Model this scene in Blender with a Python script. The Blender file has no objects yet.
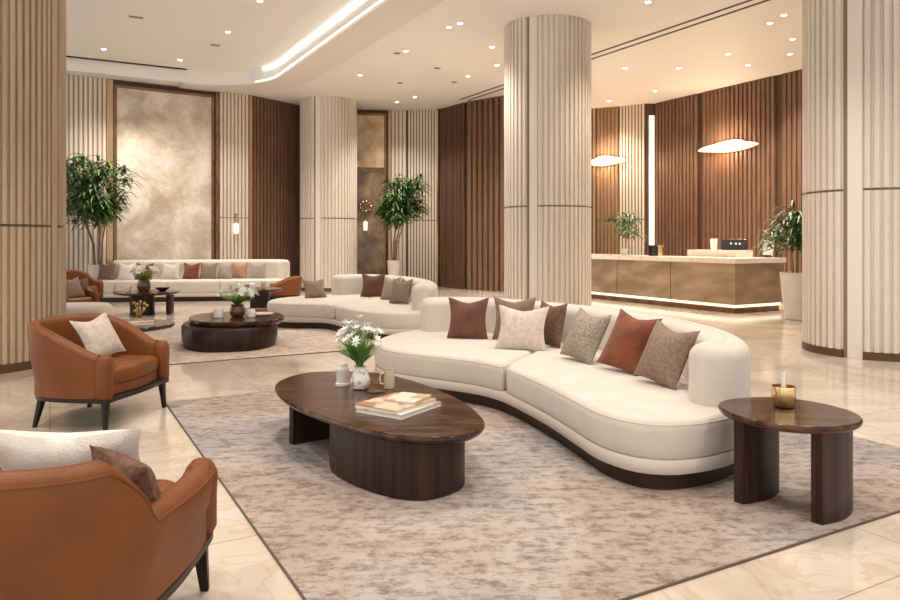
import bpy, bmesh, math, random
from mathutils import Vector, Matrix
from mathutils.geometry import tessellate_polygon
PI=math.pi
C=bpy.context.scene.collection
AX=Vector((-.4857,.8742,0)); BX=Vector((.8742,.4857,0))      # the two floor axes of the room
CEIL=5.57

# ------------------------------------------------------------------ materials
def newmat(name):
    m=bpy.data.materials.new(name); m.use_nodes=True
    nt=m.node_tree; b=nt.nodes['Principled BSDF']; return m,nt,b
def N(nt,t,**k):
    n=nt.nodes.new(t)
    for a,v in k.items():
        if a in n.inputs: n.inputs[a].default_value=v
        else: setattr(n,a,v)
    return n
def col(c): return (c[0],c[1],c[2],1)
def texco(nt,scale=(1,1,1),rot=(0,0,0)):
    tc=N(nt,'ShaderNodeTexCoord'); mp=N(nt,'ShaderNodeMapping')
    mp.inputs['Scale'].default_value=scale; mp.inputs['Rotation'].default_value=rot
    nt.links.new(tc.outputs['Object'],mp.inputs['Vector']); return mp.outputs['Vector']
def ramp(nt,fac,stops):
    r=N(nt,'ShaderNodeValToRGB'); el=r.color_ramp.elements
    while len(el)<len(stops): el.new(.5)
    for e,(p,c) in zip(el,stops): e.position=p; e.color=col(c)
    nt.links.new(fac,r.inputs['Fac']); return r.outputs['Color']
def simple(name,c1,c2=None,scale=8,stretch=(1,1,1),rough=.5,metal=0,bump=0,bscale=60,detail=4,lo=.35,hi=.65,sheen=0,rot=(0,0,0),coat=0,bstretch=None):
    m,nt,b=newmat(name); b.inputs['Roughness'].default_value=rough; b.inputs['Metallic'].default_value=metal
    b.inputs['Base Color'].default_value=col(c1)
    if sheen: b.inputs['Sheen Weight'].default_value=sheen
    if coat: b.inputs['Coat Weight'].default_value=coat; b.inputs['Coat Roughness'].default_value=.15
    if c2:
        v=texco(nt,stretch,rot); n=N(nt,'ShaderNodeTexNoise'); n.inputs['Scale'].default_value=scale; n.inputs['Detail'].default_value=detail
        nt.links.new(v,n.inputs['Vector'])
        nt.links.new(ramp(nt,n.outputs['Fac'],[(lo,c1),(hi,c2)]),b.inputs['Base Color'])
    if bump:
        v=texco(nt,bstretch or (1,1,1)); n=N(nt,'ShaderNodeTexNoise'); n.inputs['Scale'].default_value=bscale; n.inputs['Detail'].default_value=3
        nt.links.new(v,n.inputs['Vector'])
        bp=N(nt,'ShaderNodeBump'); bp.inputs['Strength'].default_value=bump; bp.inputs['Distance'].default_value=.01
        nt.links.new(n.outputs['Fac'],bp.inputs['Height']); nt.links.new(bp.outputs['Normal'],b.inputs['Normal'])
    return m
def emit(name,c,s,base=(.8,.8,.8)):
    m,nt,b=newmat(name); b.inputs['Base Color'].default_value=col(base)
    b.inputs['Emission Color'].default_value=col(c); b.inputs['Emission Strength'].default_value=s; return m

M={}
DARK=('plinth','darkwood','tablewood','basewood','brown_flat','darkskirt','brown_slat','leather','velvet_rust','velvet_brown','dark_pillow')
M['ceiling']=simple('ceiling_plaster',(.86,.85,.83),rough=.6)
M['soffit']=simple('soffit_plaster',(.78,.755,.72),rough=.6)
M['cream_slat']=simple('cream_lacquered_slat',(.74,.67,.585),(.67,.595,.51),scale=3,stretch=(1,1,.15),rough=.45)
M['cream_groove_shade']=simple('cream_groove_shade',(.27,.19,.13),rough=.6)  # brown behind cream flutes: groove shade put into the colour
M['cream_panel_shade']=simple('cream_panel_shade',(.40,.30,.215),rough=.6)  # milder groove shade painted behind the cream wall slats
M['smooth_core']=simple('smooth_cream',(.76,.70,.62),rough=.4)
M['tan_slat']=simple('tan_oak_slat',(.54,.41,.28),(.45,.33,.21),scale=5,stretch=(3,3,.2),rough=.5)
M['tan_groove_shade']=simple('tan_groove_shade',(.20,.13,.08),rough=.7)  # darker than the tan slats, shade of the grooves as colour
M['brown_slat']=simple('walnut_slat',(.215,.12,.076),(.145,.078,.048),scale=5,stretch=(3,3,.25),rough=.42)
M['brown_core']=simple('walnut_back',(.085,.04,.022),rough=.6)
M['brown_flat']=simple('walnut_flat',(.13,.066,.04),(.085,.042,.026),scale=4,stretch=(3,3,.2),rough=.35)
M['mid_slat']=simple('light_walnut_slat',(.36,.22,.13),(.28,.165,.095),scale=5,stretch=(3,3,.25),rough=.45)
M['bronze']=simple('bronze_metal',(.26,.155,.085),(.18,.10,.055),scale=4,rough=.32,metal=.8)
M['brass']=simple('brass',(.50,.35,.21),rough=.34,metal=.9)
M['gold']=simple('gold',(.83,.60,.28),rough=.22,metal=1)
M['darkgroove']=simple('dark_joint',(.06,.035,.02),rough=.6)
M['fabric']=simple('cream_boucle',(.62,.56,.49),(.585,.52,.45),scale=5,rough=.95,bump=.35,bscale=260,sheen=.25)
M['fabric_band']=simple('cream_band_fabric',(.60,.535,.46),rough=.9,bump=.3,bscale=260)
M['plinth']=simple('dark_plinth',(.035,.017,.010),rough=.4)
M['leather']=simple('cognac_leather',(.20,.064,.018),(.155,.046,.012),scale=3,rough=.42,bump=.2,bscale=120)
M['leather_dark']=simple('leather_piping',(.15,.048,.015),rough=.5)
M['darkwood']=simple('dark_leg_wood',(.022,.012,.008),(.014,.008,.005),scale=10,stretch=(6,6,.6),rough=.35)
M['velvet_rust']=simple('rust_velvet',(.21,.058,.020),(.13,.034,.012),scale=7,rough=.8,sheen=.2,bump=.3,bscale=30)
M['velvet_brown']=simple('brown_velvet',(.15,.062,.038),(.10,.04,.025),scale=7,rough=.8,sheen=.2,bump=.3,bscale=30)
M['mauve']=simple('mauve_brown_velvet',(.21,.12,.09),(.16,.088,.065),scale=8,rough=.85,sheen=.2,bump=.3,bscale=30)
M['dark_pillow']=simple('dark_brown_weave',(.12,.06,.038),(.19,.105,.07),scale=40,rough=.9,bump=.4,bscale=90)
M['linen']=simple('pale_linen',(.60,.52,.44),(.44,.37,.30),scale=25,rough=.95,bump=.4,bscale=160,lo=.4,hi=.8)
M['linen_white']=simple('white_linen',(.78,.72,.64),(.70,.63,.55),scale=10,rough=.95,bump=.4,bscale=120)
M['tweed']=simple('grey_tweed',(.42,.35,.28),(.22,.17,.13),scale=70,rough=.95,bump=.6,bscale=150,detail=2)
M['taupe']=simple('taupe_chenille',(.28,.195,.145),(.19,.13,.095),scale=45,rough=.95,bump=.5,bscale=110)
M['terracotta_tan']=simple('tan_weave',(.40,.23,.14),(.33,.19,.12),scale=40,rough=.9,bump=.4,bscale=90)
M['stone_pot']=simple('white_stone_pot',(.72,.66,.58),(.66,.60,.52),scale=6,rough=.6)
M['soil']=simple('soil',(.05,.03,.02),rough=1)
M['ceramic']=simple('white_ceramic',(.78,.74,.68),rough=.25)
M['beige_cer']=simple('beige_ceramic',(.50,.40,.26),rough=.35)
M['copper_pot']=simple('brown_glazed_pot',(.16,.07,.035),(.10,.04,.02),scale=12,rough=.25,coat=.5)
M['black']=simple('black_gloss',(.012,.011,.011),rough=.2)
M['paper']=simple('paper_pages',(.68,.63,.56),rough=.8)
M['coverbeige']=simple('book_cover',(.60,.46,.33),(.36,.17,.08),scale=5,rough=.45,lo=.5,hi=.56)
M['coverwhite']=simple('pale_book_cover',(.66,.58,.48),(.45,.28,.16),scale=7,rough=.45,lo=.52,hi=.6)
M['spine']=simple('brown_spine',(.30,.13,.06),rough=.5)
M['trunk']=simple('palm_trunk',(.30,.20,.12),(.20,.13,.08),scale=20,rough=.8)
M['leaf']=simple('glossy_leaf',(.045,.11,.022),(.085,.17,.035),scale=6,rough=.4)
M['leaf_bright']=simple('bright_leaf',(.10,.24,.035),(.16,.32,.05),scale=6,rough=.45)
M['petal']=simple('white_petal',(.86,.84,.78),rough=.5)
M['downlight']=emit('downlight_glow',(1,.88,.74),14)
M['darkskirt']=simple('dark_bronze_skirting',(.11,.06,.035),rough=.4)
M['cove']=emit('cove_glow',(1,.92,.80),1.8)
M['strip']=emit('warm_strip_glow',(1,.86,.66),.7)
M['alabaster']=emit('alabaster_glow',(1,.80,.55),.72,(.62,.50,.36))
M['frosted']=emit('frosted_glass_glow',(1,.87,.7),1.0)
M['vent']=simple('grey_vent',(.25,.22,.19),rough=.5)

# table wood
def wood(name,c1,c2,rough=.28):
    m,nt,b=newmat(name); v=texco(nt,(1.2,9,1.2),(0,0,.9)); n=N(nt,'ShaderNodeTexNoise'); n.inputs['Scale'].default_value=2.2; n.inputs['Detail'].default_value=8; n.inputs['Distortion'].default_value=.6
    nt.links.new(v,n.inputs['Vector'])
    nt.links.new(ramp(nt,n.outputs['Fac'],[(.40,c1),(.62,c2)]),b.inputs['Base Color'])
    b.inputs['Roughness'].default_value=rough; b.inputs['Coat Weight'].default_value=.2; b.inputs['Coat Roughness'].default_value=.2
    return m
M['tablewood']=wood('walnut_table',(.018,.0075,.0045),(.105,.047,.024),.2)
def woodv(name,c1,c2):
    m,nt,b=newmat(name); v=texco(nt,(14,14,.8)); n=N(nt,'ShaderNodeTexNoise'); n.inputs['Scale'].default_value=1.6; n.inputs['Detail'].default_value=6
    nt.links.new(v,n.inputs['Vector'])
    nt.links.new(ramp(nt,n.outputs['Fac'],[(.35,c1),(.65,c2)]),b.inputs['Base Color'])
    b.inputs['Roughness'].default_value=.4; return m
M['basewood']=woodv('walnut_veneer_base',(.012,.0055,.0035),(.045,.020,.011))

# marble floor
def marble(name,cs,rough,tile=True,scale=.55,dist=1.6):
    m,nt,b=newmat(name); ang=math.atan2(.4857,.8742)
    v=texco(nt,(1,1,1),(0,0,-ang))
    n1=N(nt,'ShaderNodeTexNoise'); n1.inputs['Scale'].default_value=scale; n1.inputs['Detail'].default_value=9; n1.inputs['Roughness'].default_value=.62; n1.inputs['Distortion'].default_value=dist
    nt.links.new(v,n1.inputs['Vector'])
    c=ramp(nt,n1.outputs['Fac'],[(.28,cs[0]),(.45,cs[1]),(.58,cs[2]),(.75,cs[3])])
    n2=N(nt,'ShaderNodeTexNoise'); n2.inputs['Scale'].default_value=scale*3; n2.inputs['Detail'].default_value=6; n2.inputs['Distortion'].default_value=2.5
    nt.links.new(v,n2.inputs['Vector'])
    vein=ramp(nt,n2.outputs['Fac'],[(.46,(1,1,1)),(.5,(.86,.80,.72)),(.54,(1,1,1))])
    mx=N(nt,'ShaderNodeMix',data_type='RGBA',blend_type='MULTIPLY'); mx.inputs['Factor'].default_value=.7
    nt.links.new(c,mx.inputs['A']); nt.links.new(vein,mx.inputs['B']); out=mx.outputs['Result']
    if tile:
        br=N(nt,'ShaderNodeTexBrick'); br.offset=0; br.inputs['Scale'].default_value=1
        br.inputs['Brick Width'].default_value=1.8; br.inputs['Row Height'].default_value=1.8; br.inputs['Mortar Size'].default_value=.004
        br.inputs['Color1'].default_value=(1,1,1,1); br.inputs['Color2'].default_value=(.94,.93,.92,1); br.inputs['Mortar'].default_value=(.62,.54,.46,1)
        nt.links.new(v,br.inputs['Vector'])
        m2=N(nt,'ShaderNodeMix',data_type='RGBA',blend_type='MULTIPLY'); m2.inputs['Factor'].default_value=1
        nt.links.new(out,m2.inputs['A']); nt.links.new(br.outputs['Color'],m2.inputs['B']); out=m2.outputs['Result']
    nt.links.new(out,b.inputs['Base Color']); b.inputs['Roughness'].default_value=rough
    return m
M['floor']=marble('beige_marble',[(.45,.355,.265),(.57,.48,.39),(.65,.57,.48),(.72,.65,.575)],.11)
M['topmarble']=marble('counter_marble',[(.66,.54,.43),(.76,.66,.56),(.80,.72,.63),(.82,.75,.67)],.2,False,3)
M['art']=marble('textured_gold_plaster',[(.33,.25,.18),(.50,.42,.33),(.72,.65,.57),(.84,.80,.75)],.5,False,.7,.3)
M['art_gold']=marble('gold_leaf_plaster',[(.34,.21,.11),(.55,.38,.22),(.76,.60,.42),(.88,.78,.62)],.4,False,1.1,.4)
M['antique']=marble('antique_bronze_mirror',[(.08,.045,.025),(.16,.10,.055),(.30,.20,.11),(.62,.46,.27)],.25,False,1.3,.5)
# desk bronze
m,nt,b=newmat('brushed_bronze_desk'); v=texco(nt,(1,1,3)); n=N(nt,'ShaderNodeTexNoise'); n.inputs['Scale'].default_value=1.3; n.inputs['Detail'].default_value=7; nt.links.new(v,n.inputs['Vector'])
nt.links.new(ramp(nt,n.outputs['Fac'],[(.35,(.30,.215,.145)),(.65,(.48,.37,.27))]),b.inputs['Base Color']); b.inputs['Metallic'].default_value=.6; b.inputs['Roughness'].default_value=.42; M['desk']=m
# rug
def rugmat(name,cs,band):
    m,nt,b=newmat(name); ang=math.atan2(.4857,.8742)
    v=texco(nt,(1,1,1),(0,0,-ang)); 
    n1=N(nt,'ShaderNodeTexNoise'); n1.inputs['Scale'].default_value=.75; n1.inputs['Detail'].default_value=3; nt.links.new(v,n1.inputs['Vector'])
    v2=texco(nt,(2.2,6,1),(0,0,-ang)); n2=N(nt,'ShaderNodeTexNoise'); n2.inputs['Scale'].default_value=2.4; n2.inputs['Detail'].default_value=7; n2.inputs['Roughness'].default_value=.75; nt.links.new(v2,n2.inputs['Vector'])
    n3=N(nt,'ShaderNodeTexNoise'); n3.inputs['Scale'].default_value=16; n3.inputs['Detail'].default_value=6; n3.inputs['Roughness'].default_value=.8; nt.links.new(v,n3.inputs['Vector'])
    a=N(nt,'ShaderNodeMath',operation='MULTIPLY'); a.inputs[1].default_value=.55; nt.links.new(n2.outputs['Fac'],a.inputs[0])
    d=N(nt,'ShaderNodeMath',operation='MULTIPLY_ADD'); d.inputs[1].default_value=.45; nt.links.new(n3.outputs['Fac'],d.inputs[0]); nt.links.new(a.outputs[0],d.inputs[2])
    base=ramp(nt,n1.outputs['Fac'],[(.42,cs[0]),(.5,cs[1]),(.57,cs[2])])
    mott=ramp(nt,d.outputs[0],[(.42,(.40,.35,.315)),(.48,(.76,.72,.69)),(.53,(1.0,1.0,1.0))])
    mx=N(nt,'ShaderNodeMix',data_type='RGBA',blend_type='MULTIPLY'); mx.inputs['Factor'].default_value=.85
    nt.links.new(base,mx.inputs['A']); nt.links.new(mott,mx.inputs['B']); nt.links.new(mx.outputs['Result'],b.inputs['Base Color'])
    b.inputs['Roughness'].default_value=1
    bp=N(nt,'ShaderNodeBump'); bp.inputs['Strength'].default_value=.5; bp.inputs['Distance'].default_value=.01
    n4=N(nt,'ShaderNodeTexNoise'); n4.inputs['Scale'].default_value=140; nt.links.new(v,n4.inputs['Vector']); nt.links.new(n4.outputs['Fac'],bp.inputs['Height']); nt.links.new(bp.outputs['Normal'],b.inputs['Normal'])
    return m
M['rug']=rugmat('distressed_rug',[(.375,.30,.255),(.43,.375,.335),(.345,.32,.305)],1)
M['rug_far']=rugmat('pale_distressed_rug',[(.60,.48,.39),(.66,.56,.48),(.58,.50,.44)],1)
M['rugedge']=simple('rug_binding',(.13,.085,.06),rough=.95)
# vase with marbled glass
M['marbledvase']=simple('marbled_glass',(.78,.76,.72),(.42,.37,.32),scale=28,rough=.12,lo=.5,hi=.62)

for k_ in DARK: M[k_].node_tree.nodes['Principled BSDF'].inputs['Specular IOR Level'].default_value=.28
M['tablewood'].node_tree.nodes['Principled BSDF'].inputs['Coat Weight'].default_value=.08
# ------------------------------------------------------------------ object helpers
def obj(name,bm,m,parent=None,smooth=True,loc=None):
    bmesh.ops.recalc_face_normals(bm,faces=bm.faces)
    me=bpy.data.meshes.new(name); bm.to_mesh(me); bm.free()
    for x in (m if isinstance(m,(list,tuple)) else [m]): me.materials.append(x)
    o=bpy.data.objects.new(name,me); C.objects.link(o)
    if smooth:
        for p in me.polygons: p.use_smooth=abs(p.normal.z)<.9995
        me.set_sharp_from_angle(angle=math.radians(38))
    if parent: o.parent=parent
    if loc is not None: o.location=loc
    return o
def tag(o,label,cat,group=None):
    o['label']=label; o['category']=cat
    if group: o['group']=group
    return o
def thing(name,label,cat,loc=(0,0,0),rotz=0,group=None,scale=1):
    o=bpy.data.objects.new(name,None); C.objects.link(o); o.location=loc; o.rotation_euler=(0,0,rotz); o.scale=(scale,)*3
    o.empty_display_size=.1
    return tag(o,label,cat,group)
def struct(name,bm,m,smooth=False):
    o=obj(name,bm,m,smooth=smooth); o['kind']='structure'; return o
def dup(root,loc,rotz,label=None,group=None):
    r=root.copy(); C.objects.link(r); r.location=loc; r.rotation_euler=(0,0,rotz)
    if label: r['label']=label
    if group: r['group']=group
    for ch in list(root.children):
        c=ch.copy(); C.objects.link(c); c.parent=r
        for g in list(ch.children):
            d=g.copy(); C.objects.link(d); d.parent=c
    return r
def resample(pts,n,closed=True,sub=16):
    P=[Vector((p[0],p[1],p[2] if len(p)>2 else 0)) for p in pts]; L=len(P); out=[]
    segs=L if closed else L-1
    for i in range(segs):
        if closed: p0,p1,p2,p3=P[(i-1)%L],P[i],P[(i+1)%L],P[(i+2)%L]
        else: p0,p1,p2,p3=P[max(i-1,0)],P[i],P[i+1],P[min(i+2,L-1)]
        for k in range(sub):
            t=k/sub
            out.append(.5*((2*p1)+(p2-p0)*t+(2*p0-5*p1+4*p2-p3)*t*t+(3*p1-3*p2+p3-p0)*t**3))
    if not closed: out.append(P[-1].copy())
    if closed: out.append(out[0].copy())
    d=[0]
    for a,b_ in zip(out,out[1:]): d.append(d[-1]+(b_-a).length)
    tot=d[-1]; res=[]; j=0; cnt=n if closed else n-1
    for i in range(n):
        s=tot*i/cnt
        while j<len(d)-2 and d[j+1]<s: j+=1
        f=(s-d[j])/max(d[j+1]-d[j],1e-9); res.append(out[j].lerp(out[j+1],f))
    return res
def chaikin(P,it=2):
    for _ in range(it):
        Q=[]
        for i,p in enumerate(P):
            q=P[(i+1)%len(P)]; Q+= [p.lerp(q,.25),p.lerp(q,.75)]
        P=Q
    return P
def ccw(P):
    a=sum(P[i].x*P[(i+1)%len(P)].y-P[(i+1)%len(P)].x*P[i].y for i in range(len(P)))
    return P if a>0 else P[::-1]
def inset(P,d):
    n=len(P); R=[]
    for i in range(n):
        t=(P[(i+1)%n]-P[i-1]); t.normalize(); nn=Vector((-t.y,t.x,0)); R.append(P[i]+nn*d)
    return R
def loft_outline(P,prof,bm=None,cap=True,mi=0):
    """P closed outline; prof list of (inset, z) from bottom to top"""
    bm=bm or bmesh.new(); P=ccw([Vector(p) for p in P]); rings=[]
    for d,z in prof:
        rings.append([bm.verts.new((q.x,q.y,z)) for q in inset(P,d)])
    n=len(P)
    for a,b_ in zip(rings,rings[1:]):
        for i in range(n):
            f=bm.faces.new((a[i],a[(i+1)%n],b_[(i+1)%n],b_[i])); f.material_index=mi
    if cap:
        for r in (rings[0][::-1],rings[-1]):
            if n>4:
                for tri in tessellate_polygon([[v.co for v in r]]):
                    try: bm.faces.new([r[k] for k in tri]).material_index=mi
                    except ValueError: pass
            else: bm.faces.new(r).material_index=mi
    return bm
def ell(cx,cy,rx,ry,n=48,rot=0,p=2):
    R=[]
    for i in range(n):
        a=2*PI*i/n; c,s=math.cos(a),math.sin(a)
        x=rx*abs(c)**(2/p)*(1 if c>0 else -1); y=ry*abs(s)**(2/p)*(1 if s>0 else -1)
        R.append(Vector((cx+x*math.cos(rot)-y*math.sin(rot),cy+x*math.sin(rot)+y*math.cos(rot),0)))
    return R
def lathe(prof,n=28,bm=None,c=(0,0,0),mi=0):
    bm=bm or bmesh.new(); rings=[]
    for r,z in prof:
        rings.append([bm.verts.new((c[0]+max(r,1e-4)*math.cos(2*PI*i/n),c[1]+max(r,1e-4)*math.sin(2*PI*i/n),c[2]+z)) for i in range(n)])
    for a,b_ in zip(rings,rings[1:]):
        for i in range(n):
            f=bm.faces.new((a[i],a[(i+1)%n],b_[(i+1)%n],b_[i])); f.material_index=mi
    bm.faces.new(rings[0][::-1]).material_index=mi; bm.faces.new(rings[-1]).material_index=mi
    return bm
def box(bm,x0,x1,y0,y1,z0,z1,bev=0,mi=0,mat=None):
    g=bmesh.ops.create_cube(bm,size=1); vs=g['verts']
    for v in vs: v.co=Vector((x0+(v.co.x+.5)*(x1-x0),y0+(v.co.y+.5)*(y1-y0),z0+(v.co.z+.5)*(z1-z0)))
    fs=set(f for v in vs for f in v.link_faces)
    for f in fs: f.material_index=mi
    if bev:
        es=set(e for v in vs for e in v.link_edges)
        r=bmesh.ops.bevel(bm,geom=list(es),offset=bev,segments=3,affect='EDGES',profile=.6)
        vs=list(set([v for v in vs if v.is_valid]+r['verts']))
    if mat: bmesh.ops.transform(bm,matrix=mat,verts=vs)
    return vs
def tube(bm,pts,radii,n=8,mi=0,caps=True):
    P=[Vector(p) for p in pts]; rings=[]
    for i,p in enumerate(P):
        t=(P[min(i+1,len(P)-1)]-P[max(i-1,0)]).normalized()
        u=t.cross(Vector((0,0,1)));
        if u.length<.05: u=t.cross(Vector((0,1,0)))
        u.normalize(); w=t.cross(u); r=radii[i] if isinstance(radii,(list,tuple)) else radii
        rings.append([bm.verts.new(p+r*(u*math.cos(2*PI*k/n)+w*math.sin(2*PI*k/n))) for k in range(n)])
    for a,b_ in zip(rings,rings[1:]):
        for k in range(n): bm.faces.new((a[k],a[(k+1)%n],b_[(k+1)%n],b_[k])).material_index=mi
    if caps: bm.faces.new(rings[0][::-1]).material_index=mi; bm.faces.new(rings[-1]).material_index=mi
    return bm
def prism(pts,z0,z1,bm=None):
    return loft_outline([Vector((p[0],p[1],0)) for p in pts],[(0,z0),(0,z1)],bm)

# ------------------------------------------------------------------ room shell
bm=bmesh.new(); box(bm,-15,17,-7,27,-.2,0); struct('floor',bm,M['floor'])

# ceiling with a raised tray
def ab(p,a,b_): return Vector(p)+AX*a+BX*b_
edge=Vector((-1.11,12.3,0))                # a point on the tray's right edge
corner=Vector((-5.18,19.63,0))
def tray_outline(off,n_arc=14,r=2.0):
    tr=corner-AX*off-BX*off; r=max(r-off,.2); pts=[]
    c=tr-AX*r-BX*r
    for k in range(n_arc+1):
        a=(PI/2)*k/n_arc; pts.append(c+BX*r*math.cos(a)+AX*r*math.sin(a))
    left=ab(tr,0,-9.5+2*off); pts+=[left,ab(left,-24+2*off,0),ab(tr,-24+2*off,0)]
    return pts
def zed(P,z): return [(p.x,p.y,z) for p in P]
def fill_ring(outer,inner,z):
    bm=bmesh.new(); es=[]
    for L in (outer,inner):
        vs=[bm.verts.new((p.x,p.y,z)) for p in L]
        es+=[bm.edges.new((vs[i],vs[(i+1)%len(vs)])) for i in range(len(vs))]
    bmesh.ops.triangle_fill(bm,edges=es,use_beauty=True); return bm
tray0=tray_outline(0); border=tray_outline(-.85,r=2.0)
room=[Vector(p) for p in [(-15,-7,0),(17,-7,0),(17,27,0),(-15,27,0)]]
# keep tray inside the room rectangle by clipping x
def clipx(P): return [Vector((max(min(p.x,16.5),-14.5),max(min(p.y,26.5),-6.5),0)) for p in P]
tray0=clipx(tray0); border=clipx(border)
o=struct('ceiling',fill_ring(room,tray0,CEIL),M['ceiling'])
bm=bmesh.new(); n=len(tray0)
lo=[bm.verts.new((p.x,p.y,CEIL)) for p in tray0]; hi=[bm.verts.new((p.x,p.y,CEIL+.34)) for p in tray0]
for i in range(n): bm.faces.new((lo[i],lo[(i+1)%n],hi[(i+1)%n],hi[i]))
bm.faces.new(hi)
o2=obj('tray_recess',bm,M['ceiling'],o,smooth=False)
# dropped border band round the tray
bm=bmesh.new(); 
a_=[bm.verts.new((p.x,p.y,CEIL-.035)) for p in tray0]; b2=[bm.verts.new((p.x,p.y,CEIL-.035)) for p in border]
a1=[bm.verts.new((p.x,p.y,CEIL+.01)) for p in tray0]; b1=[bm.verts.new((p.x,p.y,CEIL+.01)) for p in border]
sel=list(range(0,15))+[]
idx=[(n-1,0)]+[(i,i+1) for i in range(14)]
for i,j in idx:
    bm.faces.new((a_[i],a_[j],b2[j],b2[i])); bm.faces.new((b2[i],b2[j],b1[j],b1[i])); bm.faces.new((a_[i],a1[i],a1[j],a_[j]))
for v in [v for v in bm.verts if not v.link_faces]: bm.verts.remove(v)
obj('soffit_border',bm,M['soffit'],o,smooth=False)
# cove light strip in the tray's right face and rounded corner
inn=clipx(tray_outline(.02)); inn2=clipx(tray_outline(.06))
def strip_on(P,z0,z1,idx,mt,name,label,P2=None):
    bm=bmesh.new()
    for i,j in idx:
        q=[bm.verts.new((P[i].x,P[i].y,z0)),bm.verts.new((P[j].x,P[j].y,z0)),bm.verts.new((P[j].x,P[j].y,z1)),bm.verts.new((P[i].x,P[i].y,z1))]
        bm.faces.new(q)
    bmesh.ops.remove_doubles(bm,verts=bm.verts,dist=.001)
    bmesh.ops.solidify(bm,geom=bm.faces[:],thickness=.015)
    return tag(obj(name,bm,mt,smooth=False),label,'light')
strip_on(inn,CEIL+.26,CEIL+.325,[(n-1,0)]+[(i,i+1) for i in range(4)],M['cove'],'cove_light','long glowing cove light along the edge of the raised ceiling tray')
strip_on(inn2,CEIL-.03,CEIL+.005,[(n-1,0)]+[(i,i+1) for i in range(5)],M['frosted'],'cove_light','thin bright light line on the lower lip of the ceiling tray')
# dark shadow joint on the far tray face
far0=ab(corner,-.04,-1.9); far1=ab(corner,-.04,-9.3)
bm=bmesh.new(); 
def wall_strip(bm,p,q,z0,z1,th=.02,mi=0):
    p=Vector((p[0],p[1],0)); q=Vector((q[0],q[1],0)); d=(q-p).normalized(); nn=Vector((-d.y,d.x,0))*th
    loft_outline([p-nn/2,q-nn/2,q+nn/2,p+nn/2],[(0,z0),(0,z1)],bm,mi=mi)
wall_strip(bm,far0,far1,CEIL+.305,CEIL+.335,.03); obj('shadow_joint',bm,M['darkgroove'],o,smooth=False)

# fluted surfaces
PROF=[(0,0),(.13,0),(.17,.8),(.22,1),(.78,1),(.83,.8),(.87,0)]
def slat_mesh(func,L,spacing,z0,z1,depth,groove=.26,bm=None):
    """func(s)->(point,normal); surface of raised slats standing `depth` in front"""
    bm=bm or bmesh.new(); nn=max(1,round(L/spacing)); sp=L/nn; h=groove/2; pts=[]
    for k in range(nn):
        for u,d in [(0,0),(h,0),(h+.02,.85),(h+.06,1),(1-h-.06,1),(1-h-.02,.85),(1-h,0)]: pts.append(((k+u)*sp,d))
    pts.append((L,0)); rows=[]
    for s,d in pts:
        p,nm=func(s); f=p+nm*(.004+depth*d); g=p-nm*.012
        rows.append([bm.verts.new((f.x,f.y,z0)),bm.verts.new((f.x,f.y,z1)),bm.verts.new((g.x,g.y,z1)),bm.verts.new((g.x,g.y,z0))])
    for a,b_ in zip(rows,rows[1:]):
        for i in (0,1,3): bm.faces.new((a[i],b_[i],b_[(i+1)%4],a[(i+1)%4]))
    return bm
def seg_func(P,Q,view=(0,6)):
    P=Vector((P[0],P[1],0)); Q=Vector((Q[0],Q[1],0)); d=(Q-P).normalized(); nm=Vector((-d.y,d.x,0))
    if nm.dot(Vector((view[0],view[1],0))-P)<0: nm=-nm
    return (lambda s:(P+d*s,nm)),(Q-P).length
back_pts=[(-14,14.5),(-9.43,17.8),(-8.73,18.3),(-6.46,19.8),(-5.66,20.4),(-4.6,21.9),(-2.94,22.7),(-1.96,22.8),(-1.35,22.75),(-.34,22.6),(.5,21.4),(2.4,19.7),(3.5,22.4),(4.28,22.45),(4.6,22.4),(5.2,22.1),(5.92,21.6)]
right_pts=[(5.92,21.6),(6.15,21.65),(6.98,20.1),(8.16,17.85),(9.0,16.3),(12.6,10.0),(15,5.6)]
def backing(name,pts,mt):
    bm=bmesh.new(); F=[Vector((p[0],p[1],0)) for p in pts]
    off=[]
    for i,p in enumerate(F):
        t=(F[min(i+1,len(F)-1)]-F[max(i-1,0)]).normalized(); nn=Vector((-t.y,t.x,0))
        if nn.dot(Vector((0,6,0))-p)>0: nn=-nn
        off.append((p+nn*.02,p+nn*.2))
    rows=[[bm.verts.new((a.x,a.y,0)),bm.verts.new((a.x,a.y,CEIL)),bm.verts.new((b_.x,b_.y,CEIL)),bm.verts.new((b_.x,b_.y,0))] for a,b_ in off]
    for a,b_ in zip(rows,rows[1:]):
        for i in range(4): bm.faces.new((a[i],b_[i],b_[(i+1)%4],a[(i+1)%4]))
    return struct(name,bm,mt)
wb=backing('wall_back',back_pts,M['brown_core'])
wr=backing('wall_right',right_pts,M['brown_core'])
def panel(wall,P,Q,mt,core,spacing=.11,depth=.035,groove=.36,band=True,z0=.0,z1=CEIL-.005,name='slat_panel'):
    f,L=seg_func(P,Q); bm=bmesh.new()
    if band:
        slat_mesh(f,L,spacing,z0,2.075,depth,groove,bm); slat_mesh(f,L,spacing,2.105,z1,depth,groove,bm)
    else: slat_mesh(f,L,spacing,z0,z1,depth,groove,bm)
    # groove backing, its darker colour stands in for shade in the recesses
    o=obj(name,bm,mt,wall,smooth=False); 
    bm=bmesh.new(); p,nm=f(0); q,_=f(L)
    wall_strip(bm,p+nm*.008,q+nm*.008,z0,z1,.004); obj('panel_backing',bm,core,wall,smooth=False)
    return o
def lerp2(P,Q,t): return (P[0]+(Q[0]-P[0])*t,P[1]+(Q[1]-P[1])*t)
cs,cc=M['cream_slat'],M['cream_panel_shade']
panel(wb,(-14,14.5),(-9.43,17.8),cs,cc); panel(wb,(-9.43,17.8),(-8.73,18.3),cs,cc)
panel(wb,(-6.37,19.86),(-5.70,20.36),cs,cc)
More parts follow.
